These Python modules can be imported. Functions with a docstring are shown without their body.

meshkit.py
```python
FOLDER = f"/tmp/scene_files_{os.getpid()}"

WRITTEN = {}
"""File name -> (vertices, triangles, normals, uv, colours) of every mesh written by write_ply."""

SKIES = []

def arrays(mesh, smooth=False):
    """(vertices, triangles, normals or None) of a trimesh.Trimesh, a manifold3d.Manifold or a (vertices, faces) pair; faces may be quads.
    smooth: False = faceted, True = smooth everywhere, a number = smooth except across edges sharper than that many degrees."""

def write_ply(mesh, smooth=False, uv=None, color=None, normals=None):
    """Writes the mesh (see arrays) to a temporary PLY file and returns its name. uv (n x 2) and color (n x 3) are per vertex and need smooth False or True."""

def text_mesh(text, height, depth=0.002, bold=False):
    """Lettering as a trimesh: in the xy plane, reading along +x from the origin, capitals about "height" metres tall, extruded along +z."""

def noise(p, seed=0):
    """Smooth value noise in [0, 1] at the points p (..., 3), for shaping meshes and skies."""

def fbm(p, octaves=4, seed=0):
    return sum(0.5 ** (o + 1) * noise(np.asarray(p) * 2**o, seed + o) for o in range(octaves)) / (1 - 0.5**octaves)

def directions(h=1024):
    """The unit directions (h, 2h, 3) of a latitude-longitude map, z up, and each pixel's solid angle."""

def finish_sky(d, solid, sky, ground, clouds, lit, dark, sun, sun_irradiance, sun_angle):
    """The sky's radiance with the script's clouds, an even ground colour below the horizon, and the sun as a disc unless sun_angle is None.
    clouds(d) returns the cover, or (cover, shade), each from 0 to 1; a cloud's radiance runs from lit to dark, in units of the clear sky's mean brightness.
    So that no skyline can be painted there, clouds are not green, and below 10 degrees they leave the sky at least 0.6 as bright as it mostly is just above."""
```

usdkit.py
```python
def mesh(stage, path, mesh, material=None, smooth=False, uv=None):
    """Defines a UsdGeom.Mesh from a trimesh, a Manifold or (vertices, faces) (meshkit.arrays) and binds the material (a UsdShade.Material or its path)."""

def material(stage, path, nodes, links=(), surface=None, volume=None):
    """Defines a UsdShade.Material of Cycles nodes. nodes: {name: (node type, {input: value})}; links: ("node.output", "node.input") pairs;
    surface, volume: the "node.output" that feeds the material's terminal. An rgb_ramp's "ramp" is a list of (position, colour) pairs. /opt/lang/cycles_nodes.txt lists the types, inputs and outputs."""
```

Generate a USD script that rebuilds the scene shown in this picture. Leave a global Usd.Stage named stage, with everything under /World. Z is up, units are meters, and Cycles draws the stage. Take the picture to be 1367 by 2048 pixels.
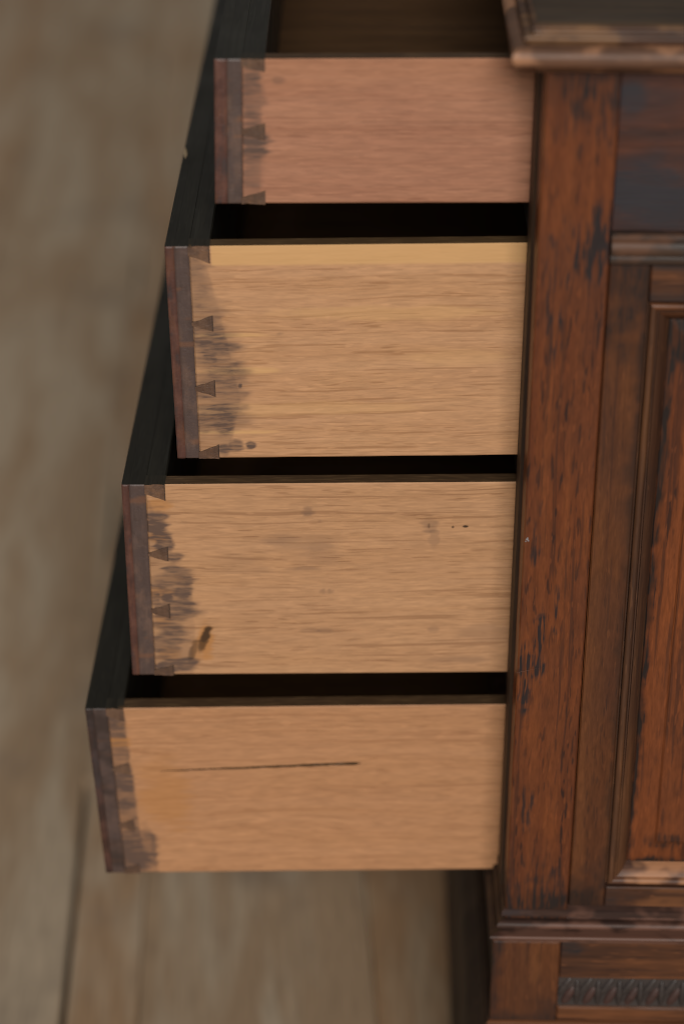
import math, numpy as np, usdkit, meshkit, trimesh
from pxr import Usd, UsdGeom, UsdLux, UsdShade, Gf, Sdf, Vt

stage = Usd.Stage.CreateInMemory()
UsdGeom.SetStageUpAxis(stage, 'Z'); UsdGeom.SetStageMetersPerUnit(stage, 1.0)
UsdGeom.Xform.Define(stage, '/World'); UsdGeom.Scope.Define(stage, '/World/Looks')
Z0 = 0.42                                   # heights below are measured from the middle drawer; the floor is Z0 lower

# ------------------------------------------------------------------ camera
PITCH = 27.1
cam = UsdGeom.Camera.Define(stage, '/World/camera')
cam.AddTranslateOp().Set(Gf.Vec3d(0.0, -0.9347, 0.4783 + Z0)); cam.AddRotateXOp().Set(90.0 - PITCH)
cam.CreateHorizontalApertureAttr(24.0); cam.CreateVerticalApertureAttr(24.0 * 2048 / 1367)
cam.CreateFocalLengthAttr(77.81); cam.CreateFStopAttr(3.6); cam.CreateFocusDistanceAttr(1.032)
cam.CreateClippingRangeAttr(Gf.Vec2f(0.05, 50)); cam.CreateExposureAttr(0.0)

# ------------------------------------------------------------------ light: a big soft window behind the camera, dim room
dome = UsdLux.DomeLight.Define(stage, '/World/room_light')
dm = usdkit.material(stage, '/World/Looks/room_ambience', {'bg': ('background_shader', {'color': (1.0, 0.97, 0.90), 'strength': 0.11})}, surface='bg.background')
UsdShade.MaterialBindingAPI.Apply(dome.GetPrim()).Bind(dm)
win = UsdLux.RectLight.Define(stage, '/World/window_light')
win.CreateWidthAttr(5.0); win.CreateHeightAttr(5.0); win.CreateIntensityAttr(19.2); win.CreateColorAttr(Gf.Vec3f(1.0, 0.96, 0.90))
def aim(prim, frm, to):
    f = Gf.Vec3d(*frm); m = Gf.Matrix4d().SetLookAt(f, Gf.Vec3d(*to), Gf.Vec3d(0, 0, 1)).GetInverse()
    prim.AddTransformOp().Set(m)
aim(win, (0.4, -11.8, 6.0 + Z0), (0, 0, Z0))

# ------------------------------------------------------------------ node material helpers
N = usdkit.material
def wood(name, ax, base, hi, lo, pore, pore_amt=0.75, pore_len=24., pore_w=620., off=(0, 0, 0), grime=(.04, .034, .036), grime_bias=-1.0,
         toptone=None, lnx=(9., 390.), fbx=60., fbc=(.80, 1.16), streak=False, fleck=.28, dark=(.018, .011, .008), gold=(.24, .095, .036), rough=0.55, spec=0.35, bump=0.25, band=115., line_amt=.5, wear=None, warp=.004, blot=.35, pore_cut=.60, endgrain=None):
    """Oak: growth bands, wavy early-wood lines, open pores along the grain axis ax, large tone clouds; the mesh primvar 'stain' (r grime, g dark, b golden) lies over it."""
    L = {0: lambda a, b: (a, b, b), 1: lambda a, b: (b, a, b), 2: lambda a, b: (b, b, a)}[ax]
    nd = {'tc': ('texture_coordinate', {}), 'mp': ('mapping', {'location': off}),
          'wm': ('mapping', {'scale': L(7., 22.)}), 'wn': ('noise_texture', {'scale': 1.0, 'detail': 2.0}),
          'w0': ('mix_vector', {}), }
    lk = [('tc.object', 'mp.vector'), ('mp.vector', 'wm.vector'), ('wm.vector', 'wn.vector')]
    # warp across the grain
    nd['wsub'] = ('mix', {'mix_type': 'subtract', 'fac': 1.0, 'color2': (.5, .5, .5)})
    nd['wmul'] = ('mix', {'mix_type': 'multiply', 'fac': 1.0, 'color2': L(0., warp * 2)})
    nd['wadd'] = ('mix', {'mix_type': 'add', 'fac': 1.0})
    lk += [('wn.color', 'wsub.color1'), ('wsub.color', 'wmul.color1'), ('mp.vector', 'wadd.color1'), ('wmul.color', 'wadd.color2')]
    del nd['w0']
    def tex(n, a, b, detail=2., rough_=.5, dist=0.):
        nd[n + 'm'] = ('mapping', {'scale': L(a, b)}); nd[n] = ('noise_texture', {'scale': 1.0, 'detail': detail, 'roughness': rough_, 'distortion': dist})
        lk.extend([('wadd.color', n + 'm.vector'), (n + 'm.vector', n + '.vector')])
    def mr(n, src, a, b, c=0., d=1., t='smoothstep'):
        nd[n] = ('map_range', {'range_type': t, 'from_min': a, 'from_max': b, 'to_min': c, 'to_max': d, 'clamp': True}); lk.append((src, n + '.value'))
    def mth(n, op, a, b):
        q = {'math_type': op}
        for i, v in ((1, a), (2, b)):
            if isinstance(v, str): lk.append((v, f'{n}.value{i}'))
            else: q[f'value{i}'] = v
        nd[n] = ('math', q)
    def mix(n, fac, a, b, t='mix'):
        q = {'mix_type': t}
        for k, v in (('fac', fac), ('color1', a), ('color2', b)):
            if isinstance(v, str): lk.append((v, f'{n}.{k}'))
            else: q[k] = v
        nd[n] = ('mix', q)
    tex('bn', 5., band, 3., .55); tex('fb', fbx, 800., 3., .6); tex('po', pore_len, pore_w, 1., .5); tex('ln', lnx[0], lnx[1], 2., .5, .2); tex('cl', 14., 30., 3., .55)
    tex('fl', 120., 900., 0., .5); tex('gr', 26., 60., 4., .6)
    mr('bnr', 'bn.fac', .32, .68); mr('fbr', 'fb.fac', .3, .7); mr('por', 'po.fac', pore_cut, pore_cut + .11); mr('lnr', 'ln.fac', .57, .66); mr('clr', 'cl.fac', .38, .66); mr('flr', 'fl.fac', .70, .78)
    mix('c1', 'bnr.result', base, hi)
    mth('cla', 'multiply', 'clr.result', blot); mix('c2', 'cla.value', 'c1.color', lo)
    mr('fbm_', 'fb.fac', .3, .7, fbc[0], fbc[1], 'linear'); nd['fbc'] = ('combine_color', {}); lk += [('fbm_.result', 'fbc.r'), ('fbm_.result', 'fbc.g'), ('fbm_.result', 'fbc.b')]
    mix('c3', 1.0, 'c2.color', 'fbc.color', 'multiply')
    mr('pz', 'bn.fac', .35, .62, 1.0, .25); mth('pa', 'multiply', 'por.result', 'pz.result'); mth('pb', 'multiply', 'pa.value', pore_amt)
    mth('la', 'multiply', 'lnr.result', line_amt); mth('pmax', 'maximum', 'pb.value', 'la.value')
    mix('c4', 'pmax.value', 'c3.color', pore)
    mth('fa', 'multiply', 'flr.result', fleck); mix('c5', 'fa.value', 'c4.color', tuple(min(1, 1.45 * v) for v in hi))
    last = 'c5.color'
    nd['st'] = ('attribute', {'attribute': 'stain'}); nd['ss'] = ('separate_color', {}); lk.append(('st.color', 'ss.color'))
    mr('gn', 'gr.fac', .30, .70, .55, 1.45, 'linear'); mr('gf', 'po.fac', .42, .60, .15, 1.5, 'smoothstep') if streak else mr('gf', 'fb.fac', .32, .68, .55, 1.35, 'linear')
    mth('g1', 'multiply', 'ss.r', 'gn.result'); mth('g2', 'multiply', 'g1.value', 'gf.result')
    mr('gb', 'gr.fac', .5 - grime_bias * .25, .75 - grime_bias * .25, 0., .85) if grime_bias > -1 else None
    mix('c6', 'ss.b', last, gold, 'mix')
    if wear is not None:
        tex('we', 30., 40., 3., .6); mr('wer', 'we.fac', .47, .60); mth('wea', 'multiply', 'wer.result', .9); mix('c6w', 'wea.value', 'c6.color', wear); c6 = 'c6w.color'
    else: c6 = 'c6.color'
    if grime_bias > -1:
        mth('gm', 'maximum', 'g2.value', 'gb.result'); g = 'gm.value'
    else: g = 'g2.value'
    nd['gcl'] = ('clamp', {'min': 0., 'max': .96}); lk.append((g, 'gcl.value'))
    mix('c7', 'gcl.result', c6, grime); mix('c8', 'ss.g', 'c7.color', dark)
    col = 'c8.color'
    if endgrain is not None:      # raw end grain on the faces that look along y
        nd['ge'] = ('geometry', {}); nd['gx'] = ('separate_xyz', {}); lk.append(('ge.true_normal', 'gx.vector'))
        mr('gy', 'gx.y', -.8, -.6, 1., 0., 'linear')
        nd['em'] = ('mapping', {'scale': (420., 60., 90.)}); nd['en'] = ('noise_texture', {'scale': 1., 'detail': 4., 'roughness': .6}); lk += [('mp.vector', 'em.vector'), ('em.vector', 'en.vector')]
        nd['e2m'] = ('mapping', {'scale': (60., 60., 75.)}); nd['e2'] = ('noise_texture', {'scale': 1., 'detail': 3., 'roughness': .55}); lk += [('mp.vector', 'e2m.vector'), ('e2m.vector', 'e2.vector')]
        mr('er', 'en.fac', .35, .65); mr('e2r', 'e2.fac', .40, .62)
        mix('e1', 'e2r.result', endgrain[0], endgrain[1]); mr('ef', 'en.fac', .3, .7, .72, 1.2, 'linear'); nd['efc'] = ('combine_color', {}); lk += [('ef.result', 'efc.r'), ('ef.result', 'efc.g'), ('ef.result', 'efc.b')]
        mix('e3', 1.0, 'e1.color', 'efc.color', 'multiply'); mix('e4', 'gcl.result', 'e3.color', grime); mix('e5', 'ss.g', 'e4.color', dark); mix('e6', 'ss.b', 'e5.color', gold)
        mix('c9', 'gy.result', last, 'e6.color'); col = 'c9.color'
    if toptone is not None:       # upward edges: brown patina, with the shade lying on them painted in
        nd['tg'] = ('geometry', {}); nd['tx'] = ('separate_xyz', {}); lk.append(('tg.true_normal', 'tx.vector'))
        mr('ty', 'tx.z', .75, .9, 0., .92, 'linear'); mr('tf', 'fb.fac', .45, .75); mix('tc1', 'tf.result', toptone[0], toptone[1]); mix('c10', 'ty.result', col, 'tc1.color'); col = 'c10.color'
    mth('h1', 'multiply', 'pmax.value', -1.0); mth('h2', 'multiply', 'fbr.result', .4); mth('h3', 'add', 'h1.value', 'h2.value')
    nd['bu'] = ('bump', {'strength': bump, 'distance': .0004}); lk.append(('h3.value', 'bu.height'))
    mr('ro', 'cl.fac', .3, .7, rough - .08, rough + .1, 'linear')
    nd['p'] = ('principled_bsdf', {'specular_ior_level': spec}); lk += [(col, 'p.base_color'), ('ro.result', 'p.roughness'), ('bu.normal', 'p.normal')]
    return N(stage, '/World/Looks/' + name, nd, lk, surface='p.BSDF')

# ------------------------------------------------------------------ geometry helpers
count = {}
def path_for(name, parent='/World'):
    k = (str(parent), name); n = count.get(k, 0); count[k] = n + 1
    return f'{parent}/{name}' if n == 0 else f'{parent}/{name}_{n:03d}'
def tag(prim, **kw):
    for k, v in kw.items():
        if v: prim.SetCustomDataByKey(k, v)
def thing(name, label, category, loc=(0, 0, 0), rz=0., ry=0., group=None, kind=None):
    x = UsdGeom.Xform.Define(stage, path_for(name)); x.AddTranslateOp().Set(Gf.Vec3d(*loc))
    if rz: x.AddRotateZOp().Set(rz)
    if ry: x.AddRotateYOp().Set(ry)
    tag(x.GetPrim(), label=label, category=category, group=group, kind=kind); return str(x.GetPath())
def put(name, mesh, mat, parent, smooth=False, stain=None, label=None, kind=None):
    m = usdkit.mesh(stage, path_for(name, parent), mesh, mat, smooth)
    if stain is not None:
        UsdGeom.PrimvarsAPI(m).CreatePrimvar('stain', Sdf.ValueTypeNames.Color3fArray, 'vertex').Set(Vt.Vec3fArray.FromNumpy(np.asarray(stain, np.float32)))
    tag(m.GetPrim(), label=label, kind=kind); return str(m.GetPath())
def rbox(x0, x1, y0, y1, z0, z1, c=.0006):
    """box with chamfered edges"""
    import manifold3d as m3
    pts = []
    for sx in (0, 1):
        for sy in (0, 1):
            for sz in (0, 1):
                X, Y, Z = (x0, x1)[sx], (y0, y1)[sy], (z0, z1)[sz]; a, b, d = (1, -1)[sx] * c, (1, -1)[sy] * c, (1, -1)[sz] * c
                pts += [(X, Y + b, Z + d), (X + a, Y, Z + d), (X + a, Y + b, Z)]
    return trimesh.convex.convex_hull(np.array(pts))
def hullpts(p): return trimesh.convex.convex_hull(np.array(p, float))
def board(xs, zs, yf, yb, c=.0006, disp=None, shear=None):
    """a plank whose near face (y = yf) is a fine grid xs by zs; returns (v, f), grid vertices first"""
    xs, zs = np.asarray(xs, float), np.asarray(zs, float); nx, nz = len(xs), len(zs)
    X, Zz = np.meshgrid(xs, zs, indexing='ij'); Y = np.full(X.shape, float(yf))
    Y[0, :] += c; Y[-1, :] += c; Y[:, 0] += c; Y[:, -1] += c
    if disp is not None: Y = Y + disp(X, Zz)
    v = np.stack([X, Y, Zz], -1).reshape(-1, 3); i = np.arange(nx * nz).reshape(nx, nz)
    a, b, d, e = i[:-1, :-1].ravel(), i[1:, :-1].ravel(), i[1:, 1:].ravel(), i[:-1, 1:].ravel()
    f = [np.stack([a, b, d], 1), np.stack([a, d, e], 1)]
    ring = np.concatenate([i[:-1, 0], i[-1, :-1], i[:0:-1, -1], i[0, :0:-1]])
    n = len(v); vb = v[ring].copy(); vb[:, 1] = yb; r2 = n + np.arange(len(ring)); nxt = np.roll(np.arange(len(ring)), -1)
    f += [np.stack([ring, r2, r2[nxt]], 1), np.stack([ring, r2[nxt], ring[nxt]], 1)]
    ctr = n + len(ring); vc = np.array([[xs.mean(), yb, zs.mean()]])
    f.append(np.stack([r2, np.full(len(ring), ctr), r2[nxt]], 1))
    v = np.vstack([v, vb, vc])
    if shear is not None: v = shear(v)
    return v, np.vstack(f)
def fb(X, Zz, s, seed, sx=1., sz=1.):
    return meshkit.fbm(np.stack([X * s * sx, np.zeros_like(X) + seed * 7.3, Zz * s * sz], -1), 4, seed)
def sstep(x, a, b): t = np.clip((x - a) / (b - a), 0, 1); return t * t * (3 - 2 * t)
def axis_of(a, b, step, fine=()):
    """coordinates from a to b, with a bevel line near both ends and finer steps within the (lo, hi, step) ranges"""
    c = [a, a + .0007, b - .0007, b] + list(np.arange(a + .0007, b - .0007, step))
    for lo, hi, s in fine: c += list(np.arange(max(lo, a + .001), min(hi, b - .001), s))
    c = np.unique(np.round(c, 6)); keep = [c[0]]
    for q in c[1:]:
        if q - keep[-1] > 1e-4: keep.append(q)
    keep[-1] = b
    return np.array(keep)

# ------------------------------------------------------------------ the floor: old pale oak boards running away from the camera
def floor_mat(name, a, b, off):
    nd = {'tc': ('texture_coordinate', {}), 'mp': ('mapping', {'location': off}), 'm1': ('mapping', {'scale': (26., 3.2, 1.)}), 'n1': ('noise_texture', {'scale': 1., 'detail': 4., 'roughness': .55, 'distortion': .6}),
          'm2': ('mapping', {'scale': (9., 6., 1.)}), 'n2': ('noise_texture', {'scale': 1., 'detail': 3., 'roughness': .6}), 'm3': ('mapping', {'scale': (420., 22., 1.)}), 'n3': ('noise_texture', {'scale': 1., 'detail': 3., 'roughness': .6}),
          'r1': ('map_range', {'range_type': 'smoothstep', 'from_min': .42, 'from_max': .60, 'clamp': True}), 'c1': ('mix', {'color1': a, 'color2': b}),
          'r2': ('map_range', {'range_type': 'smoothstep', 'from_min': .54, 'from_max': .72, 'to_max': .45, 'clamp': True}), 'c2': ('mix', {'color2': (.20, .15, .115)}),
          'r3': ('map_range', {'range_type': 'linear', 'from_min': .3, 'from_max': .7, 'to_min': .8, 'to_max': 1.15, 'clamp': True}), 'g': ('combine_color', {}), 'c3': ('mix', {'mix_type': 'multiply', 'fac': 1.}),
          'bu': ('bump', {'strength': .2, 'distance': .0006}), 'p': ('principled_bsdf', {'roughness': .62, 'specular_ior_level': .3})}
    lk = [('tc.object', 'mp.vector'), ('mp.vector', 'm1.vector'), ('mp.vector', 'm2.vector'), ('mp.vector', 'm3.vector'), ('m1.vector', 'n1.vector'), ('m2.vector', 'n2.vector'), ('m3.vector', 'n3.vector'),
          ('n1.fac', 'r1.value'), ('r1.result', 'c1.fac'), ('n2.fac', 'r2.value'), ('r2.result', 'c2.fac'), ('c1.color', 'c2.color1'), ('n3.fac', 'r3.value'), ('r3.result', 'g.r'), ('r3.result', 'g.g'), ('r3.result', 'g.b'),
          ('c2.color', 'c3.color1'), ('g.color', 'c3.color2'), ('c3.color', 'p.base_color'), ('n3.fac', 'bu.height'), ('bu.normal', 'p.normal')]
    return N(stage, '/World/Looks/' + name, nd, lk, surface='p.BSDF')
FA, FB = (.385, .247, .145), (.460, .345, .240)
fm = [floor_mat('pale_floor_oak', FA, FB, (0, 0, 0)), floor_mat('brown_floor_oak', (.375, .230, .128), (.44, .318, .208), (3.1, 1.7, 0)), floor_mat('grey_floor_oak', (.375, .258, .162), (.465, .362, .258), (7.7, 4.1, 0))]
dirt = N(stage, '/World/Looks/seam_dirt', {'p': ('principled_bsdf', {'base_color': (.035, .032, .028), 'roughness': .9})}, surface='p.BSDF')
fl = thing('floor', 'pale worn oak board floor with one dark open seam, out of focus below the drawers', 'floor', (-0.1655, 0, 0), 2.6, kind='structure')
put('subfloor', trimesh.creation.box(bounds=[[-3.4, -2.4, -.08], [3.6, 6, -.022]]), dirt, fl)
edges = [(.0018, .046), (.0465, .193)]
x = .1935
while x < 3.2: edges.append((x, x + .150)); x += .1506
x = -.0018
while x > -3.0: edges.append((x - .168, x)); x -= .1686
for i, (a, b) in enumerate(edges):
    put('floor_board', rbox(a, b, -2.3, 5.9, -.0215, 0.0 - .0003 * (i % 3), .0008), fm[{0: 0, 1: 2, 2: 1}.get(i, (i * 7 + i // 3) % 3)], fl)
for a, b in ((-2.3, .02), (.40, .74), (.90, 1.36), (1.5, 2.2), (2.35, 5.9)):      # slips of wood that fill the open seam for part of its length
    put('seam_filler', rbox(-.0016, .0016, a, b, -.0215, -.0007, .0004), fm[1], fl)

# ------------------------------------------------------------------ dark stained oak of the cabinet
RB, RH, RL, RP = (.120, .034, .0125), (.185, .054, .017), (.076, .024, .011), (.020, .012, .011)
vert = wood('stained_oak_upright', 2, RB, RH, RL, RP, pore_amt=.85, pore_len=85., pore_w=640., fbx=140., warp=.0025, streak=True, rough=.42, spec=.28, grime=(.022, .017, .018), grime_bias=-.75, band=130., line_amt=.45, pore_cut=.57, blot=.5)
brown = wood('stained_oak_brown', 2, (.088, .030, .0125), (.130, .046, .017), (.058, .021, .011), RP, pore_amt=.5, pore_len=90., pore_w=800., fbx=140., rough=.45, spec=.28, off=(3, 1, 2), grime=(.024, .015, .013), grime_bias=-1., band=150., line_amt=.3, blot=.5)
panelm = wood('stained_oak_panel', 2, (.125, .035, .0125), (.20, .057, .018), (.062, .021, .011), RP, pore_amt=.9, pore_len=75., pore_w=620., fbx=140., warp=.003, streak=True, rough=.42, spec=.28, off=(5, 4, 1), grime=(.021, .017, .018), grime_bias=-.7, band=120., line_amt=.45, pore_cut=.58, blot=.5)
horiz = wood('stained_oak_rail', 0, (.068, .027, .014), (.165, .062, .025), (.034, .016, .011), RP, pore_amt=.7, pore_len=26., pore_w=420., rough=.45, spec=.28, off=(2, 7, 3), grime=(.022, .019, .020), grime_bias=-.6, band=160., line_amt=.45, blot=.6)
frieze = wood('stained_oak_frieze', 0, (.055, .026, .021), (.125, .040, .020), (.032, .023, .025), RP, pore_amt=.5, pore_len=20., pore_w=200., rough=.40, spec=.34, off=(9, 2, 5), grime=(.030, .028, .034), grime_bias=-.15, band=70., line_amt=.3, blot=.7)
worn = wood('worn_oak_moulding', 0, (.075, .034, .022), (.13, .058, .034), (.04, .028, .026), RP, pore_amt=.4, pore_len=26., pore_w=300., rough=.45, spec=.28, off=(4, 3, 8), grime=(.036, .034, .038), grime_bias=-.7, wear=(.40, .19, .095), line_amt=.3)
topworn = wood('worn_top_moulding', 0, (.13, .066, .040), (.20, .10, .06), (.06, .040, .034), RP, pore_amt=.4, pore_len=26., pore_w=300., rough=.45, spec=.28, off=(4.4, 3, 8), grime=(.05, .045, .046), grime_bias=-.7, wear=(.42, .21, .115), line_amt=.3)
beadm = wood('top_bead_oak', 0, (.075, .038, .025), (.11, .055, .034), (.04, .028, .025), RP, pore_amt=.4, pore_len=26., pore_w=300., rough=.45, spec=.28, off=(2.4, 3, 8), grime=(.03, .026, .028), grime_bias=-.4, wear=(.22, .115, .055), line_amt=.3)
capm = wood('base_cap_oak', 0, (.042, .021, .016), (.072, .034, .023), (.028, .019, .018), RP, pore_amt=.4, pore_len=26., pore_w=300., rough=.45, spec=.28, off=(6, 3, 8), grime=(.036, .034, .040), grime_bias=-.25, wear=(.15, .072, .050), line_amt=.3)
railw = wood('frieze_moulding_oak', 0, (.040, .026, .020), (.075, .042, .026), (.028, .022, .021), RP, pore_amt=.5, pore_len=26., pore_w=300., rough=.45, spec=.28, off=(8, 3, 8), grime=(.036, .034, .036), grime_bias=-.2, wear=(.12, .056, .032), line_amt=.3)
wornv = wood('worn_oak_bead', 2, (.062, .027, .015), (.125, .054, .025), (.032, .018, .014), RP, pore_amt=.4, pore_len=30., pore_w=400., rough=.45, spec=.28, off=(4, 3, 8), grime=(.022, .018, .019), grime_bias=-.6, line_amt=.3)
carve = wood('blackened_carving', 0, (.040, .032, .030), (.054, .043, .040), (.028, .023, .022), RP, pore_amt=.3, rough=.42, spec=.45, grime=(.05, .05, .055), grime_bias=-.6)
pit = wood('reddish_carving', 0, (.060, .030, .025), (.08, .038, .030), (.03, .02, .019), RP, pore_amt=.3, rough=.5, spec=.4)
topm = wood('table_top_oak', 0, (.055, .034, .019), (.085, .050, .026), (.04, .028, .02), RP, pore_amt=.5, pore_len=20., pore_w=300., rough=.40, spec=.4, off=(1, 8, 2))
inner = wood('dark_oak_and_shaded_front', 2, (.035, .020, .013), (.05, .028, .016), (.025, .016, .012), RP, pore_amt=.4, rough=.6, spec=.3)  # also on the left-facing base fronts, where the shade is painted in

cb = thing('cabinet', 'dark reddish brown oak pedestal cabinet with panelled side, moulded top and carved plinth band', 'cabinet', (0.09 - .0025, 0, 0), -1.0, .34)
def put_board(name, x0, x1, z0, z1, yf, yb, mat, step=.0016, grime=None, label=None, c=.0007, seed=1):
    xs, zs = axis_of(x0, x1, step), axis_of(z0, z1, step)
    wob = lambda X, Zz: .00035 * (fb(X, Zz, 40., seed) - .5)
    v, f = board(xs, zs, yf, yb, c, wob)
    st = np.zeros((len(v), 3))
    if grime is not None:
        r, g, b = grime(v[:, 0], v[:, 2], fb(v[:, 0], v[:, 2], 120., seed + 3)); st[:, 0], st[:, 1], st[:, 2] = r, g, b
    v = v.copy(); v[:, 2] += Z0
    return put(name, (v, f), mat, cb, 35, None, label) if grime is None else put(name, (v, f), mat, cb, False, st, label)
zz = lambda X: np.zeros_like(X)
def ell(X, Zz, n, cx, cz, rx, rz, amt=1., fuzz=.5):
    d = np.sqrt(((X - cx) / rx) ** 2 + ((Zz - cz) / rz) ** 2) + (n - .5) * fuzz * 2
    return amt * (1 - sstep(d, .55, 1.15))

def post_grime(X, Zz, n):
    g = np.maximum.reduce([.75 * sstep(Zz + (n - .5) * .05, .19, .222) * sstep(X, -.01, .01), ell(X, Zz, n, .006, .150, .005, .018, .8), ell(X, Zz, n, .019, .150, .007, .022, .75), ell(X, Zz, n, -.001, .135, .003, .03, .4), ell(X, Zz, n, -.003, -.066, .004, .022, .9, .9), ell(X, Zz, n, .003, -.05, .003, .02, .7, .9),
                           ell(X, Zz, n, -.001, .01, .003, .02, .5, .9), ell(X, Zz, n, .002, .112, .004, .016, .6, .8), ell(X, Zz, n, .010, -.03, .002, .02, .5, .9), .8 * sstep(-Zz + (n - .5) * .05, .165, .205), ell(X, Zz, n, .001, -.14, .003, .014, .5, .9)])
    return g, np.maximum(.62 * sstep(-Zz + (n - .5) * .03, .172, .206), .45 * sstep(Zz + (n - .5) * .03, .200, .226)), .30 * (1 - sstep(X, -.0066, -.0060)) * sstep(fb(X * 0, Zz, 45., 55), .50, .66)
post = put_board('corner_post', -.0070, .0236, -.204, .2262, -.046, -.002, vert, .0014, post_grime, seed=2)
def stile_grime(X, Zz, n):
    g = np.maximum.reduce([.85 * sstep(Zz + (n - .5) * .07, .085, .135), .7 * sstep(X + (n - .5) * .012, .033, .0418) * sstep(Zz, -.05, .1), .8 * sstep(-Zz + (n - .5) * .06, .16, .202)])
    return g, np.maximum(.6 * sstep(-Zz + (n - .5) * .03, .172, .206), .5 * sstep(X + (n - .5) * .006, .0375, .0418) * sstep(Zz, -.19, -.17)), zz(X)
put_board('panel_stile', .0242, .0418, -.2045, .1415, -.0436, -.02, brown, .0014, stile_grime, seed=4)
put_board('panel_stile', .40, .4177, -.2045, .1415, -.0436, -.02, brown, .01, seed=4)
put('post_bead', rbox(-.0085, -.004, -.026, -.0022, -.2035 + Z0, .2258 + Z0, .0012), inner, cb)
put_board('corner_post', .4183, .45, -.204, .2262, -.046, -.002, vert, .01, seed=6)
def rail_grime(X, Zz, n): return np.maximum(.6 * sstep(-X + (n - .5) * .03, -.06, -.045), .75 * (1 - sstep(Zz + (n - .5) * .006, -.2035, -.199)) * (Zz < 0)), zz(X), .55 * sstep(fb(X, Zz, 200., 61, .14, 1.), .50, .64) * sstep(X, .050, .062)
put_board('panel_rail', .0421, .3997, .1243, .1415, -.0433, -.02, horiz, .002, lambda X, Zz, n: (np.maximum(.8 * (1 - sstep(Zz + (n - .5) * .006, .125, .131)), .7 * sstep(Zz, .137, .1415)), zz(X), zz(X)), seed=5)
put_board('panel_rail', .0421, .3997, -.2045, -.1858, -.0433, -.02, horiz, .002, rail_grime, seed=7)
def fr_grime(X, Zz, n):
    return np.maximum.reduce([ell(X, Zz, n, .032, .176, .02, .016, .9), ell(X, Zz, n, .055, .167, .035, .012, .9), ell(X, Zz, n, .029, .214, .007, .008, .9)]), zz(X), zz(X)
put_board('frieze_panel', .0240, .4175, .1555, .2262, -.0412, -.02, frieze, .002, fr_grime, seed=8)

# mouldings: closed loops of a profile around a rectangle
def frame(prof, x0, x1, z0, z1, side):
    """one mitred side of a frame moulding; prof = (inset, y) points, side 0 left 1 top 2 right 3 bottom"""
    v = []
    for u, y in prof:
        c = [(x0 + u, z0 + u), (x0 + u, z1 - u), (x1 - u, z1 - u), (x1 - u, z0 + u)]
        a, b = c[side], c[(side + 1) % 4]
        n = 2 if side in (0, 2) else 2
        v += [(a[0], y, a[1]), (b[0], y, b[1])]
    v = np.array(v); m = len(prof); f = []
    for k in range(m):
        q = (k + 1) % m
        f += [(2 * k, 2 * k + 1, 2 * q + 1), (2 * k, 2 * q + 1, 2 * q)]
    f += [(0, 2 * k, 2 * k + 2) for k in range(1, m - 1)] + [(1, 2 * k + 3, 2 * k + 1) for k in range(1, m - 1)]
    t = trimesh.Trimesh(v, f, process=False); t.fix_normals(); return t
def arc(cx, cy, r, a0, a1, n): return [(cx + r * math.cos(math.radians(a)), cy + r * math.sin(math.radians(a))) for a in np.linspace(a0, a1, n)]
prof = [(.0002, -.0200), (.0002, -.0400), (.0010, -.0400)] + arc(.0026, -.0414, .0017, 180, 360, 9) + [(.0046, -.0408), (.0052, -.0408), (.0054, -.0418), (.0064, -.0414), (.0086, -.0392), (.0100, -.0362), (.0106, -.0355), (.0106, -.0200)]
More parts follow.
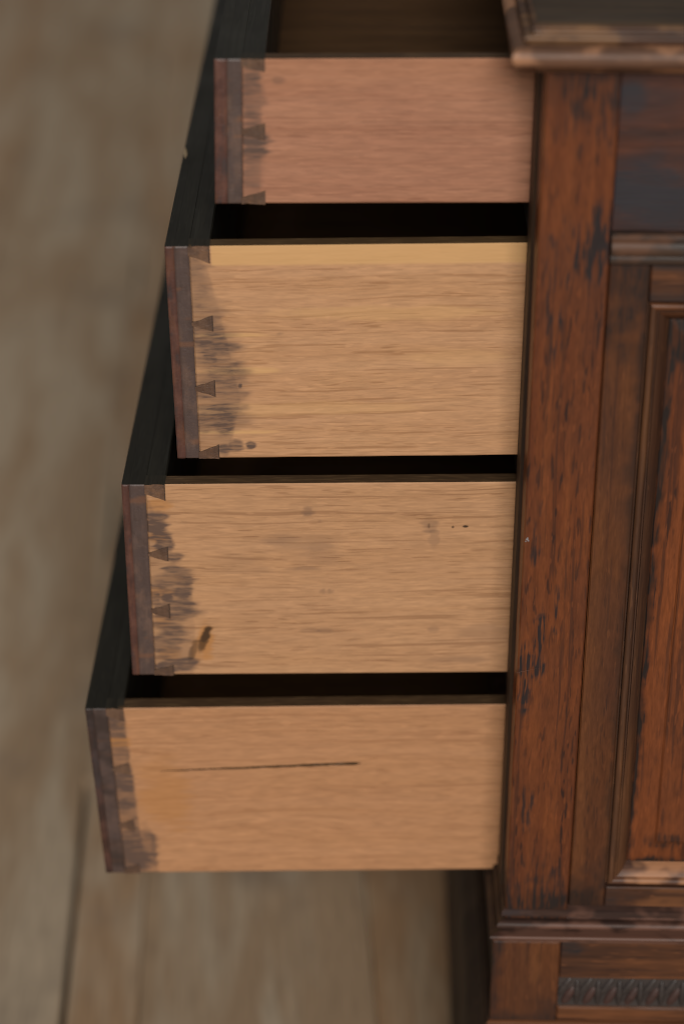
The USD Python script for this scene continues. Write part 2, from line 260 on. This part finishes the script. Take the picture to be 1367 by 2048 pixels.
for s, m in ((0, wornv), (1, horiz), (2, wornv), (3, worn)):
    t = frame(prof, .0419, .3999, -.1856, .1242, s); t.apply_translation((0, 0, Z0)); put('panel_moulding', t, m, cb, 40)
# raised panel: sunk margin, step, field
def panel_grime(X, Zz, n):
    e = np.minimum.reduce([X - .0520, Zz + .1750, .1136 - Zz])
    g = .9 * (1 - sstep(e + (n - .5) * .008, .0008, .0045))
    g = np.maximum.reduce([g, .8 * ell(X, Zz, n, .056, .108, .016, .014), .75 * ell(X, Zz, n, .070, -.161, .010, .005, .6, .6), .7 * ell(X, Zz, n, .0535, .06, .0035, .06, 1.)]); return g, zz(X), zz(X)
xs, zs = axis_of(.0522, .3896, .0022, [(.0522, .09, .0009)]), axis_of(-.1752, .1138, .0014)
xs = xs[(xs < .1) | (np.arange(len(xs)) % 3 == 0)]
def pdisp(X, Zz):
    e = np.minimum.reduce([X - .0522, .3896 - X, Zz + .1752, .1138 - Zz])
    return -.0012 * sstep(e, .0125, .0142) - .0016 * np.clip(e / .0125, 0, 1) + .0003 * (fb(X, Zz, 45., 9) - .5)
v, f = board(xs, zs, -.0362, -.022, .0005, pdisp); st = np.zeros((len(v), 3)); st[:, 0] = panel_grime(v[:, 0], v[:, 2], fb(v[:, 0], v[:, 2], 110., 12))[0]; st[:, 1] = .72 * st[:, 0]
v[:, 2] += Z0; put('raised_panel', (v, f), panelm, cb, False, st)

def loops(prof, sides=(0, 1, 2), x0=-.0076, x1=.45, y0=-.046, y1=.546, solid=True):
    """profile of (outset, z) points swept round the cabinet's plan, mitred at its corners"""
    v = []
    for o, z in prof: v += [(x0 - o, y0 - o, z + Z0), (x1 + o, y0 - o, z + Z0), (x1 + o, y1 + o, z + Z0), (x0 - o, y1 + o, z + Z0)]
    v = np.array(v); f = []; m = len(prof)
    # each side gets its own vertices so that the mitres stay crisp
    V, Fc = [], []
    for s in sides:
        q = (s + 1) % 4; b = len(V)
        for k in range(m): V += [v[4 * k + s], v[4 * k + q]]
        for k in range(m - 1): Fc += [(b + 2 * k, b + 2 * k + 1, b + 2 * k + 3), (b + 2 * k, b + 2 * k + 3, b + 2 * k + 2)]
    if solid:
        for k, flip in ((0, True), (m - 1, False)):
            b = len(V); V += [v[4 * k + j] for j in range(4)]; Fc += [(b, b + 2, b + 1), (b, b + 3, b + 2)] if flip else [(b, b + 1, b + 2), (b, b + 2, b + 3)]
    return np.array(V), np.array(Fc)
# moulding strip under the frieze (stops at the corner posts)
def strip(prof, x0, x1):
    """(y, z) profile extruded along x, closed"""
    n = len(prof); v = [(x0, y, z + Z0) for y, z in prof] + [(x1, y, z + Z0) for y, z in prof]
    f = []
    for k in range(n): q = (k + 1) % n; f += [(k, q, n + q), (k, n + q, n + k)]
    f += [(0, k + 1, k) for k in range(1, n - 1)] + [(n, n + k, n + k + 1) for k in range(1, n - 1)]
    t = trimesh.Trimesh(v, f, process=False); t.fix_normals(); return t
put('frieze_moulding', strip([(-.020, .1417), (-.0440, .1417), (-.0452, .1424), (-.0455, .1440), (-.0446, .1450), (-.0444, .1456), (-.0468, .1466), (-.0478, .1490), (-.0474, .1518), (-.0462, .1532), (-.0452, .1536), (-.0450, .1548), (-.0440, .1556), (-.020, .1556)], .0242, .4175), railw, cb, 35)

# moulded top
bull = [(.0102 + .0042 * math.cos(math.radians(a)), .2348 + .0042 * math.sin(math.radians(a))) for a in np.linspace(-85, 80, 12)]
bull_prof = [(-.006, .2263), (.0012, .2263), (.0034, .2268), (.0050, .2286), (.0060, .2300)] + bull + [(.0098, .2391), (-.006, .2392)]
bead_prof = [(-.006, .2390), (.0072, .2390), (.0078, .2402), (.0087, .2405), (.0092, .2411), (.0094, .2418), (.0090, .2426), (.0080, .2429), (.0056, .2430), (.0052, .2438), (.0058, .2444), (.0060, .2450), (.0056, .2459), (.0048, .2464), (-.006, .2465)]
put('top_moulding', loops(bull_prof, (0, 1, 2, 3)), topworn, cb, 40)
put('top_bead', loops(bead_prof, (0, 1, 2, 3)), beadm, cb, 40)
put('table_top', rbox(-.0118, .4542, -.0502, .5502, .2446 + Z0, .2470 + Z0, .0005), topm, cb)
# base cap: fillet, groove, roll, groove, sloping lip
roll = arc(.0030, -.2060, .0017, 75, -75, 7)
cap = [(-.002, -.2040), (.0010, -.2042), (.0016, -.2050)] 
cap_prof = [(-.0030, -.1968), (.0004, -.1980), (.0012, -.1986), (.0013, -.2012), (-.0012, -.2018), (-.0020, -.2032), (-.0010, -.2040)] + [(.0010 + .0025 * math.cos(math.radians(a)), -.2062 + .0023 * math.sin(math.radians(a))) for a in np.linspace(90, -75, 10)] + [(-.0004, -.2086), (-.0012, -.2092), (.0012, -.2098), (.0054, -.2096), (.0066, -.2099), (.0071, -.2106), (.0068, -.2114), (.0060, -.2119), (.0055, -.2122), (.0050, -.2139)]
cap_prof = cap_prof[::-1]
put('base_moulding', loops(cap_prof), capm, cb, 40); put('front_base_moulding', loops(cap_prof, (3,), solid=False), inner, cb, 40)  # front side takes the dark oak to paint in its shade
# plinth: core, corner blocks, sunk face with carved band
put('plinth', loops([(.0030, -.2640), (.0030, -.2137)]), horiz, cb); put('front_plinth', loops([(.0030, -.2640), (.0030, -.2137)], (3,), solid=False), inner, cb)  # plinth front coloured dark to stand for the shade on it
def pb_grime(X, Zz, n): return np.maximum(.8 * sstep(-Zz + (n - .5) * .02, .25, .262), .7 * sstep(-X + (n - .5) * .01, .006, .013)), zz(X), .14 * ell(X, Zz, n, .008, -.232, .004, .014, 1.)
put_board('plinth_block', -.0128, .0208, -.2640, -.2139, -.0514, -.048, brown, .0016, pb_grime, seed=14)
put_board('plinth_block', .4210, .4560, -.2640, -.2139, -.0514, -.048, brown, .01, seed=15)
put_board('plinth_panel', .0212, .4206, -.2372, -.2139, -.0504, -.048, horiz, .002, lambda X, Zz, n: (.9 * ell(X, Zz, n, .024, -.218, .012, .005, 1.), zz(X), zz(X)), seed=16)
put_board('plinth_panel', .0212, .4206, -.2640, -.2556, -.0502, -.048, horiz, .002, seed=17)
band = put('band_ground', rbox(.0212, .4206, -.0492, -.0480, -.2555 + Z0, -.2374 + Z0, .0002), carve, cb)
# carved band: repeated upright tongue beside a slanting leaf over a reddish pit
def lump(cx, cz, rx, rz, y, d, rot=0.):
    s = trimesh.creation.icosphere(2); p = s.vertices * [rx, d, rz]; c, t = math.cos(rot), math.sin(rot)
    s.vertices = np.stack([p[:, 0] * c + p[:, 2] * t + cx, p[:, 1] + y, -p[:, 0] * t + p[:, 2] * c + cz + Z0], 1); return s
for k in range(37):
    cx = .0245 + k * .01062
    put('carved_tongue', lump(cx + .0062, -.2468, .0019, .0080, -.0490, .0022), carve, band, True)
    put('carved_leaf', lump(cx - .0004, -.2432,   .0019, .0066, -.0490, .0016, math.radians(30)), carve, band, True)
    put('carved_berry', lump(cx + .0020, -.2486,   .0024, .0062, -.0490, .0018, math.radians(26)), pit, band, True)
# base below the plinth
base_prof = [(-.004, -.2628), (.0050, -.2634), (.0064, -.2642), (.0068, -.2654), (.0060, -.2662), (.0060, -.2668), (.0078, -.2674), (.0084, -.2686), (.0092, -.2720), (.0140, -.2790), (.0152, -.2850), (.0158, -Z0 + .002), (.0150, -Z0 + .0002)][::-1]
put('base_block', loops(base_prof), horiz, cb, 40); put('front_base', loops(base_prof, (3,), solid=False), inner, cb, 40)  # front side near black: its shade is put into the colour
# carcass: far side, back, bottom, inside of the near side, drawer rails on the front, runners
put('carcass_side', rbox(.0, .449, -.0205, -.003, -.204 + Z0, .2262 + Z0), inner, cb)
put('carcass_side', rbox(-.0076, .449, .512, .546, -.204 + Z0, .2262 + Z0), inner, cb)
put('carcass_back', rbox(.436, .4495, -.002, .511, -.204 + Z0, .2262 + Z0), inner, cb)
put('carcass_bottom', rbox(-.0074, .435, -.002, .511, -.2135 + Z0, -.2118 + Z0, .0003), inner, cb)
for z in (.1440, .0215, -.0988):
    put('drawer_rail', rbox(-.0074, .045, -.0018, .511, z - .0085 + Z0, z + .0085 + Z0), inner, cb)
# flecks of old paint and a scratch on the corner post, chips on its front edge
pale = N(stage, '/World/Looks/old_paint', {'p': ('principled_bsdf', {'base_color': (.24, .24, .25), 'roughness': .7})}, surface='p.BSDF')
rng = np.random.default_rng(4)
for cx, cz, r in ((-.0054, .0095, .0007), (-.0048, .0088, .0005), (-.0060, .0085, .0004), (-.0052, .0102, .0004)):
    put('paint_fleck', lump(cx, cz, r, r * .7, -.0459, .0003), pale, post)
put('scratch', hullpts([(-.0072, -.0459, -.0612 + Z0), (-.0070, -.0463, -.0608 + Z0), (.0056, -.0459, -.0578 + Z0), (.0056, -.0461, -.0577 + Z0), (-.0072, -.0463, -.0610 + Z0)]), N(stage, '/World/Looks/scratch', {'p': ('principled_bsdf', {'base_color': (.20, .10, .07), 'roughness': .7})}, surface='p.BSDF'), post)

# ------------------------------------------------------------------ the four drawers
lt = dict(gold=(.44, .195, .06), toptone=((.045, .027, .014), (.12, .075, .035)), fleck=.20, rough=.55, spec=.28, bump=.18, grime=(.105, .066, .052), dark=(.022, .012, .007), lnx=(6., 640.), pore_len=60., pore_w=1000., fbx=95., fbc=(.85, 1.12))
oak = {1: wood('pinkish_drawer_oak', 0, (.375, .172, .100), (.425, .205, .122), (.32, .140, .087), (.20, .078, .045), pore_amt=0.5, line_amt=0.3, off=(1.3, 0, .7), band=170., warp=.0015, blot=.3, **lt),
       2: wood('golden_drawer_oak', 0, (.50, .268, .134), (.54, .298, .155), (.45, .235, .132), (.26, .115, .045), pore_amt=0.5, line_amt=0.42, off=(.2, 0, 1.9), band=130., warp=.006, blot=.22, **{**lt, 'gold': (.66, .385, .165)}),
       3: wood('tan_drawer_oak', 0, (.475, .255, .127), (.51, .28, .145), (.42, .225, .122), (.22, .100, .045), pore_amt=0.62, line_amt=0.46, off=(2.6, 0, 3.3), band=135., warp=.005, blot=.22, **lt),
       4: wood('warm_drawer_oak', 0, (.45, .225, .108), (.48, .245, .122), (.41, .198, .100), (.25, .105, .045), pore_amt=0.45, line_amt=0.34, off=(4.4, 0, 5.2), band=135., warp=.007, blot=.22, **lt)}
EG = ((.085, .055, .047), (.135, .080, .060))
front = wood('dark_drawer_front', 1, (.015, .013, .009), (.021, .018, .012), (.011, .010, .008), (.030, .028, .021), pore_amt=.5, pore_len=110., pore_w=700., rough=.46, spec=.40, bump=.25, endgrain=EG, grime=(.080, .052, .046))
facing = wood('reddish_drawer_facing', 1, (.015, .013, .009), (.021, .018, .012), (.011, .010, .008), (.030, .028, .021), pore_amt=.5, pore_len=110., pore_w=700., rough=.46, spec=.40, bump=.25, endgrain=((.085, .034, .025), (.125, .052, .036)), grime=(.045, .034, .034))
pinm = wood('dovetail_pin_oak', 1, (.024, .020, .014), (.036, .030, .020), (.018, .016, .014), (.008, .007, .006), pore_amt=.5, rough=.5, spec=.35, bump=.5, endgrain=((.115, .060, .036), (.18, .096, .054)), grime=(.085, .050, .036), off=(2, 1, 4))
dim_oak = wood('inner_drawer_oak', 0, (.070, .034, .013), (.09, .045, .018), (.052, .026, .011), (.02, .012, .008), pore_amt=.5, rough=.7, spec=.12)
crackm = N(stage, '/World/Looks/split_dirt', {'p': ('principled_bsdf', {'base_color': (.05, .028, .016), 'roughness': .9})}, surface='p.BSDF')
sliver = N(stage, '/World/Looks/bare_splinter', {'p': ('principled_bsdf', {'base_color': (.35, .26, .16), 'roughness': .8})}, surface='p.BSDF')

BLOBS = {
1: [(.0166, .0513, .005, .0089, .42, 's'), (.0167, .0245, .005, .0114, .45, 's'), (.0169, .0131, .0047, .0058, .3, 's'), (.028, .056, .003, .002, .3, 's')],
2: [(.0130, .0890, .0054, .0109, .38, 's'), (.0156, .0696, .0082, .0136, .38, 's'), (.0196, .0548, .0106, .0125, .36, 's'), (.0213, .0373, .0110, .0153, .36, 's'), (.0207, .0222, .0113, .0104, .3, 's'), (.0172, .0519, .0029, .0085, .55, 's'), (.0189, .0671, .0027, .0025, .3, 's'), (.0222, .0183, .0038, .0056, .75, 's'), (.0124, .0172, .0044, .0065, .35, 's'), (.0220, .0047, .0027, .0026, .7, 's'),
    (.0307, .0367, .0009, .0010, .9, 's'), (.0346, .0069, .0021, .0016, .8, 's'), (.0495, .0624, .0011, .0008, .4, 's'), (.0272, .0067, .0032, .0026, .5, 's'), (.025, .0620, .016, .0009, .7, 'g'), (.03, .0445, .02, .0014, .6, 'g'), (.022, .0132, .018, .0008, .7, 'g'), (.10, .072, .05, .003, .35, 'g'), (.05, .025, .05, .003, .3, 'g'), (.13, .05, .02, .004, .25, 'g')],
3: [(.0159, .0831, .0049, .0064, .85, 's'), (.0188, .0737, .0031, .0038, .7, 's'), (.0155, .0858, .0042, .0022, .5, 's'), (.0236, .0647, .0043, .0022, .55, 's'), (.0225, .0593, .0061, .0017, .7, 's'), (.0195, .0533, .0095, .0056, .45, 's'), (.0265, .0463, .0044, .01, .4, 's'), (.0253, .0361, .0081, .0046, .5, 's'), (.0208, .026, .009, .0062, .5, 's'), (.0167, .017, .0061, .0074, .35, 's'),
    (.0167, .0045, .0047, .0038, .95, 's'), (.0256, .0056, .0053, .0024, .7, 's'), (.0131, .0437, .0018, .0034, .4, 's'), (.0194, .0433, .0028, .0014, .6, 's'), (.0872, .0723, .0143, .0039, .3, 's'), (.0931, .0663, .0096, .0055, .22, 's'), (.0858, .0593, .0072, .0011, .4, 's'), (.0523, .0618, .0119, .0039, .22, 's'), (.0765, .0751, .0072, .0019, .25, 's'), (.1449, .0821, .0036, .0035, .5, 's'), (.1476, .0767, .0019, .0043, .3, 's'),
    (.0872, .089, .0019, .0019, .4, 's'), (.0934, .0847, .0011, .0011, .4, 's'), (.0943, .0466, .0012, .0011, .45, 's'), (.0977, .0466, .001, .0011, .45, 's'), (.1481, .025, .0025, .0023, .3, 's'), (.1754, .0237, .0111, .0035, .22, 's'), (.1635, .0073, .0148, .0015, .3, 's'), (.0877, .0249, .0034, .0011, .3, 's'), (.095, .0249, .0025, .0012, .3, 's'),
    (.1563, .0809, .0006, .0006, .8, 'd'), (.1623, .0812, .0013, .0006, .95, 'd'), (.0370, .0232, .0023, .0050, .88, 'd'), (.0352, .0178, .0022, .0044, .72, 'd'), (.0306, .0146, .0019, .0046, .55, 'd'), (.0366, .0205, .0034, .0080, .8, 'g'), (.0318, .0140, .0022, .005, .5, 'g'), (.1449, .0816, .0007, .0014, .45, 'd'), (.0165, .0935, .006, .003, .6, 'g'), (.0155, .0775, .004, .003, .7, 'g'), (.0165, .0465, .006, .0025, .6, 'g'), (.0165, .0305, .004, .003, .4, 'g'), (.018, .012, .005, .003, .5, 'g')],
4: [(.034, .0453, .012, .0155, .5, 'g'), (.0333, .0574, .0096, .0122, .3, 'g'), (.0235, .016, .004, .014, .4, 's'), (.019, .0075, .005, .006, .8, 's'), (.026, .012, .0012, .010, .3, 's')]}
def stain_of(n, v):
    X, Zz = v[:, 0], v[:, 2]; st = np.zeros((len(v), 3))
    ns = fb(X, Zz, 420., n, .18, 1.) * .5 + fb(X, Zz, 110., n + 20, .6, 1.) * .5
    ch = {'s': 0, 'd': 1, 'g': 2}
    for cx, cz, rx, rz, a, k in BLOBS[n]:
        xx = X - (Zz - cz) * (.30 if k == 'd' and rz > .003 else 0)
        m = ell(xx, Zz, ns, cx, cz, rx * (1.3 if k != 'd' else 1.15), rz * (1.3 if k != 'd' else 1.15), min(1, a * ((1.2 if n == 2 else 1.5) if cx < .04 else .8) if k == 's' else a), 1.3 if k == 's' else .8 if k == 'g' else (.9 if rz > .003 else .4)); c = ch[k]
        st[:, c] = np.maximum(st[:, c], m) if k != 's' else 1 - (1 - st[:, c]) * (1 - m)
    broad = {1: ([0, .065], [.0205, .0205], .30), 2: ([0, .012, .03, .06, .095, .1], [.0235, .027, .0305, .0255, .0185, .0125], .30), 3: ([0, .012, .055, .060, .075, .098], [.030, .031, .0315, .024, .022, .012], .26)}.get(n)
    if broad:                     # a thin old stain with a soft outline round the joint
        e = np.interp(Zz, broad[0], broad[1]) + .0014 * (ns - .5) + .002 * (fb(X * 0, Zz, 90., n + 50) - .5)
        st[:, 0] = 1 - (1 - st[:, 0]) * (1 - broad[2] * (1 - sstep(X, e - .0010, e + .0006)) * (.7 + .6 * fb(X, Zz, 90., n + 51)))
    if n == 4:
        edge = .0178 + (.1 - Zz) * .032 + .0016 * (fb(X * 0, Zz, 160., 71) - .5); band = fb(X * 0, Zz, 140., 72)
        z4 = (1 - sstep(X + .002 * (ns - .5), edge - .0012, edge + .0008)) * (.68 + .32 * sstep(fb(X, Zz, 120., 73, .7, 1.2), .38, .62)) * (1 - .7 * sstep(band, .62, .70))
        st[:, 0] = 1 - (1 - st[:, 0]) * (1 - z4); st[:, 2] = np.maximum(st[:, 2], .8 * sstep(band, .60, .68) * (1 - sstep(X, .017, .021)))
    return st

SPEC = {  # x, z of the bottom front corner, droop, height, length, front lean, facing / core / back positions, pins (z, half height), label
1: (-.0561, .1533, .0030, .0650, .40, -.023, (.0055, .0122, .0223), [(.0326, .0043)], (.0052, .0060), 'topmost open drawer with the lowest side, pinkish oak, just under the cabinet top'),
2: (-.0769, .0281, .0110, .1050, .40, .011, (.0040, .0105, .0197), [(.0677, .0040), (.0358, .0041)], (.0075, .0072), 'second open drawer from the top, golden oak with a yellower strip along its upper edge'),
3: (-.1030, -.0902, .0080, .1045, .40, .000, (.0035, .0112, .0205), [(.0672, .0041), (.0362, .0040)], (.0080, .0058), 'third open drawer from the top, tan oak with grey smudges and a dark burn mark'),
4: (-.1219, -.2099, .0124, .1000, .40, .044, (.0035, .0100, .0178), [(.0640, .0037), (.0300, .0038)], (.0070, .0060), 'lowest open drawer, pulled out farthest, warm oak side with a long dark split')}
WID = .505
for n, (x0, z0, a, H, L, k, (fx, cx, bx), pins, (ht, hb), label) in SPEC.items():
    d = thing('drawer', label, 'drawer', (x0, 0, z0 + Z0), 0., -math.degrees(a), group='open drawers pulled out of the dark cabinet')
    def lean(v, k=k):
        v = np.array(v, float); v[:, 0] -= k * v[:, 2] * np.clip(1 - v[:, 0] / .06, 0, 1); return v
    # front: reddish facing and dark core, both with a fine grid on the end that faces us
    def end_piece(name, xa, xb, ya, yb, mat, seed, za=0., zb=H):
        xs, zs = axis_of(xa, xb, .0009), axis_of(za, zb, .0012)
        v, f = board(xs, zs, ya, yb, .00025, lambda X, Zz: .00018 * (fb(X, Zz, 300., seed) - .5), lean)
        st = stain_of(n, v) * [.5, 1, .6]; nz = fb(v[:, 0], v[:, 2], 150., seed + 5, 2.5, .8)
        if mat is front: st[:, 0] = np.maximum(st[:, 0], .85 * sstep(nz, .42, .62)); st[:, 2] = .35 * sstep(fb(v[:, 0], v[:, 2], 260., seed + 9, .25, 1.), .62, .72)
        if mat is facing: st[:, 0] = np.maximum(st[:, 0] * .5, .7 * sstep(nz, .55, .72)); st[:, 2] = .15 * sstep(fb(v[:, 0], v[:, 2], 240., seed + 9, 1.4, .3), .58, .7)
        if n == 4: st[:, 0] = np.maximum(st[:, 0], .85 * sstep(v[:, 2] + .03 * (nz - .5), .03, .06)); st[:, 2] *= .4; st[:, 1] = np.maximum(st[:, 1], .55 * sstep(fb(v[:, 0], v[:, 2], 110., seed + 2, .8, 1.), .40, .62))
        return put(name, (v, f), mat, d, False, st)
    fpath = end_piece('front_facing', 0., fx - .00004, .0, WID, facing, 30 + n)
    fboard = end_piece('front_board', fx, cx - .00006, .0001, WID, front, 40 + n)
    put('front_back', lean_mesh := trimesh.Trimesh(*(lambda m: (lean(m.vertices), m.faces))(rbox(cx - .0005, bx, .0096, WID - .0096, .0002, H - .0002)), process=False), front, d)
    # near side board
    fine_z = [(0, H, .0008)]; fine_x = [(cx, .045, .0007)]
    if n == 4: fine_z.append((.060, .069, .00025))
    if n == 3: fine_z.append((.005, .035, .0005)); fine_z.append((.077, .086, .0004)); fine_x.append((.14, .166, .0004))
    xs, zs = axis_of(cx, .235, .0014, fine_x), axis_of(0., H, .0010, fine_z)
    disp = lambda X, Zz, n=n: .00025 * (fb(X, Zz, 28., n, .4, 1.) - .5) + (.00030 * (fb(X, Zz, 160., n + 2, .15, 1.) - .5))
    v, f = board(xs, zs, .0, .0092, .0006, disp)
    st = stain_of(n, v)
    if n == 2: st[:, 2] = np.maximum(st[:, 2],   .80 * sstep(v[:, 2] + .0006 * (fb(v[:, 0], v[:, 2], 90., 3) - .5), .0950, .0966) * sstep(v[:, 0], .02, .0205))
    if n == 1: st[:, 2] = np.maximum(st[:, 2], .10 * sstep(v[:, 2], .045, .065))
    if n == 4:
        u = np.clip((v[:, 0] - .030) / (.1316 - .030), 0, 1); zc = .0627 + .0034 * u + .0005 * (fb(v[:, 0], v[:, 0] * 0, 220., 5) - .5); hw = .00016 + .00075 * u ** 1.1 * (1 - sstep(u, .97, 1.)) * (.55 + .5 * fb(v[:, 0], v[:, 0] * 0, 500., 6))
        m = (1 - sstep(np.abs(v[:, 2] - zc), hw * .55, hw * 1.25)) * sstep(u, .0, .12) * (1 - sstep(v[:, 0], .131, .1318)); st[:, 1] = np.maximum(st[:, 1], .78 * m)
        v[:, 1] += np.where(np.arange(len(v)) < len(xs) * len(zs), .0016 * m * (v[:, 1] < .004), 0)
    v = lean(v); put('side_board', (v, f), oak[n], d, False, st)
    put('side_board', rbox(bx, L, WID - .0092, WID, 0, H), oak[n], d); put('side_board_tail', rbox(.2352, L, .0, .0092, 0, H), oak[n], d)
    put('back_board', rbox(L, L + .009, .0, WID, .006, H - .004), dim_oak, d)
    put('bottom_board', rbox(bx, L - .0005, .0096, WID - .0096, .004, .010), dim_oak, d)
    # dovetail pins of the front board, showing between the tails of the side
    def pin(pts, seed):
        (xa, zl, zh), (xb, zl2, zh2) = pts; nn = 14
        U, W = np.meshgrid(np.linspace(0, 1, nn), np.linspace(0, 1, nn), indexing='ij'); X = xa + (xb - xa) * U; wz = .0011 * (fb(U * .01 + seed * .37, W * 0, 260., seed + 1) - .5); wz2 = .0011 * (fb(U * .01 + seed * .71, W * 0, 260., seed + 2) - .5); lo = zl + (zl2 - zl) * U + wz; hi = zh + (zh2 - zh) * U + wz2; Zz = lo + (hi - lo) * W
        y = -.00045 + .00022 * fb(X, Zz, 330., seed); v = np.stack([X, y, Zz], -1).reshape(-1, 3)
        q = board(np.linspace(0, 1, nn), np.linspace(0, 1, nn), 0, 1); fcs = q[1]; idx = q[0]
        ring = nn * nn + np.arange(4 * (nn - 1)); full = np.zeros((len(idx), 3)); full[:nn * nn] = v
        s = idx[nn * nn:]; u_, w_ = s[:, 0], s[:, 2]; lo = zl + (zl2 - zl) * u_; hi = zh + (zh2 - zh) * u_
        full[nn * nn:] = np.stack([xa + (xb - xa) * u_, np.full(len(s), .0098), lo + (hi - lo) * w_], -1)
        st = stain_of(n, full) * [.55, 1, 0]; nz = fb(full[:, 0], full[:, 2], 300., seed + 3); st[:, 0] = np.maximum(st[:, 0], .6 * sstep(nz, .45, .65))
        if n in (2, 3): st[:, 1] = np.maximum(st[:, 1], .8 * sstep(full[:, 0] + .0006 * (nz - .5), xb - .0007, xb - .0002))
        put('dovetail_pin', (lean(full), fcs), pinm, fboard, False, st)
    for i, (zc, hh) in enumerate(pins): pin(((cx - .0004, zc - hh * (.14 + .1 * i), zc + hh * (.24 - .06 * i)), (bx - .0004 * i, zc - hh * (.92 + .1 * i), zc + hh)), 60 + 5 * n + i)
    pin(((cx - .0004, H - .0003 - ht * .55, H + .00015), (bx, H - .0003 - ht, H + .00015)), 81 + n)
    pin(((cx - .0004, -.00015, hb * .45), (bx, -.00015, hb)), 91 + n)
    if n == 2:
        p0 = np.array((.0002, .125, H)); put('splinter', hullpts([p0, p0 + (-.0009, .004, .0010), p0 + (-.0012, .010, .0014), p0 + (.0002, .013, .0001), p0 + (-.0004, .012, .0022), p0 + (.0008, .006, .0004)]), sliver, fpath)
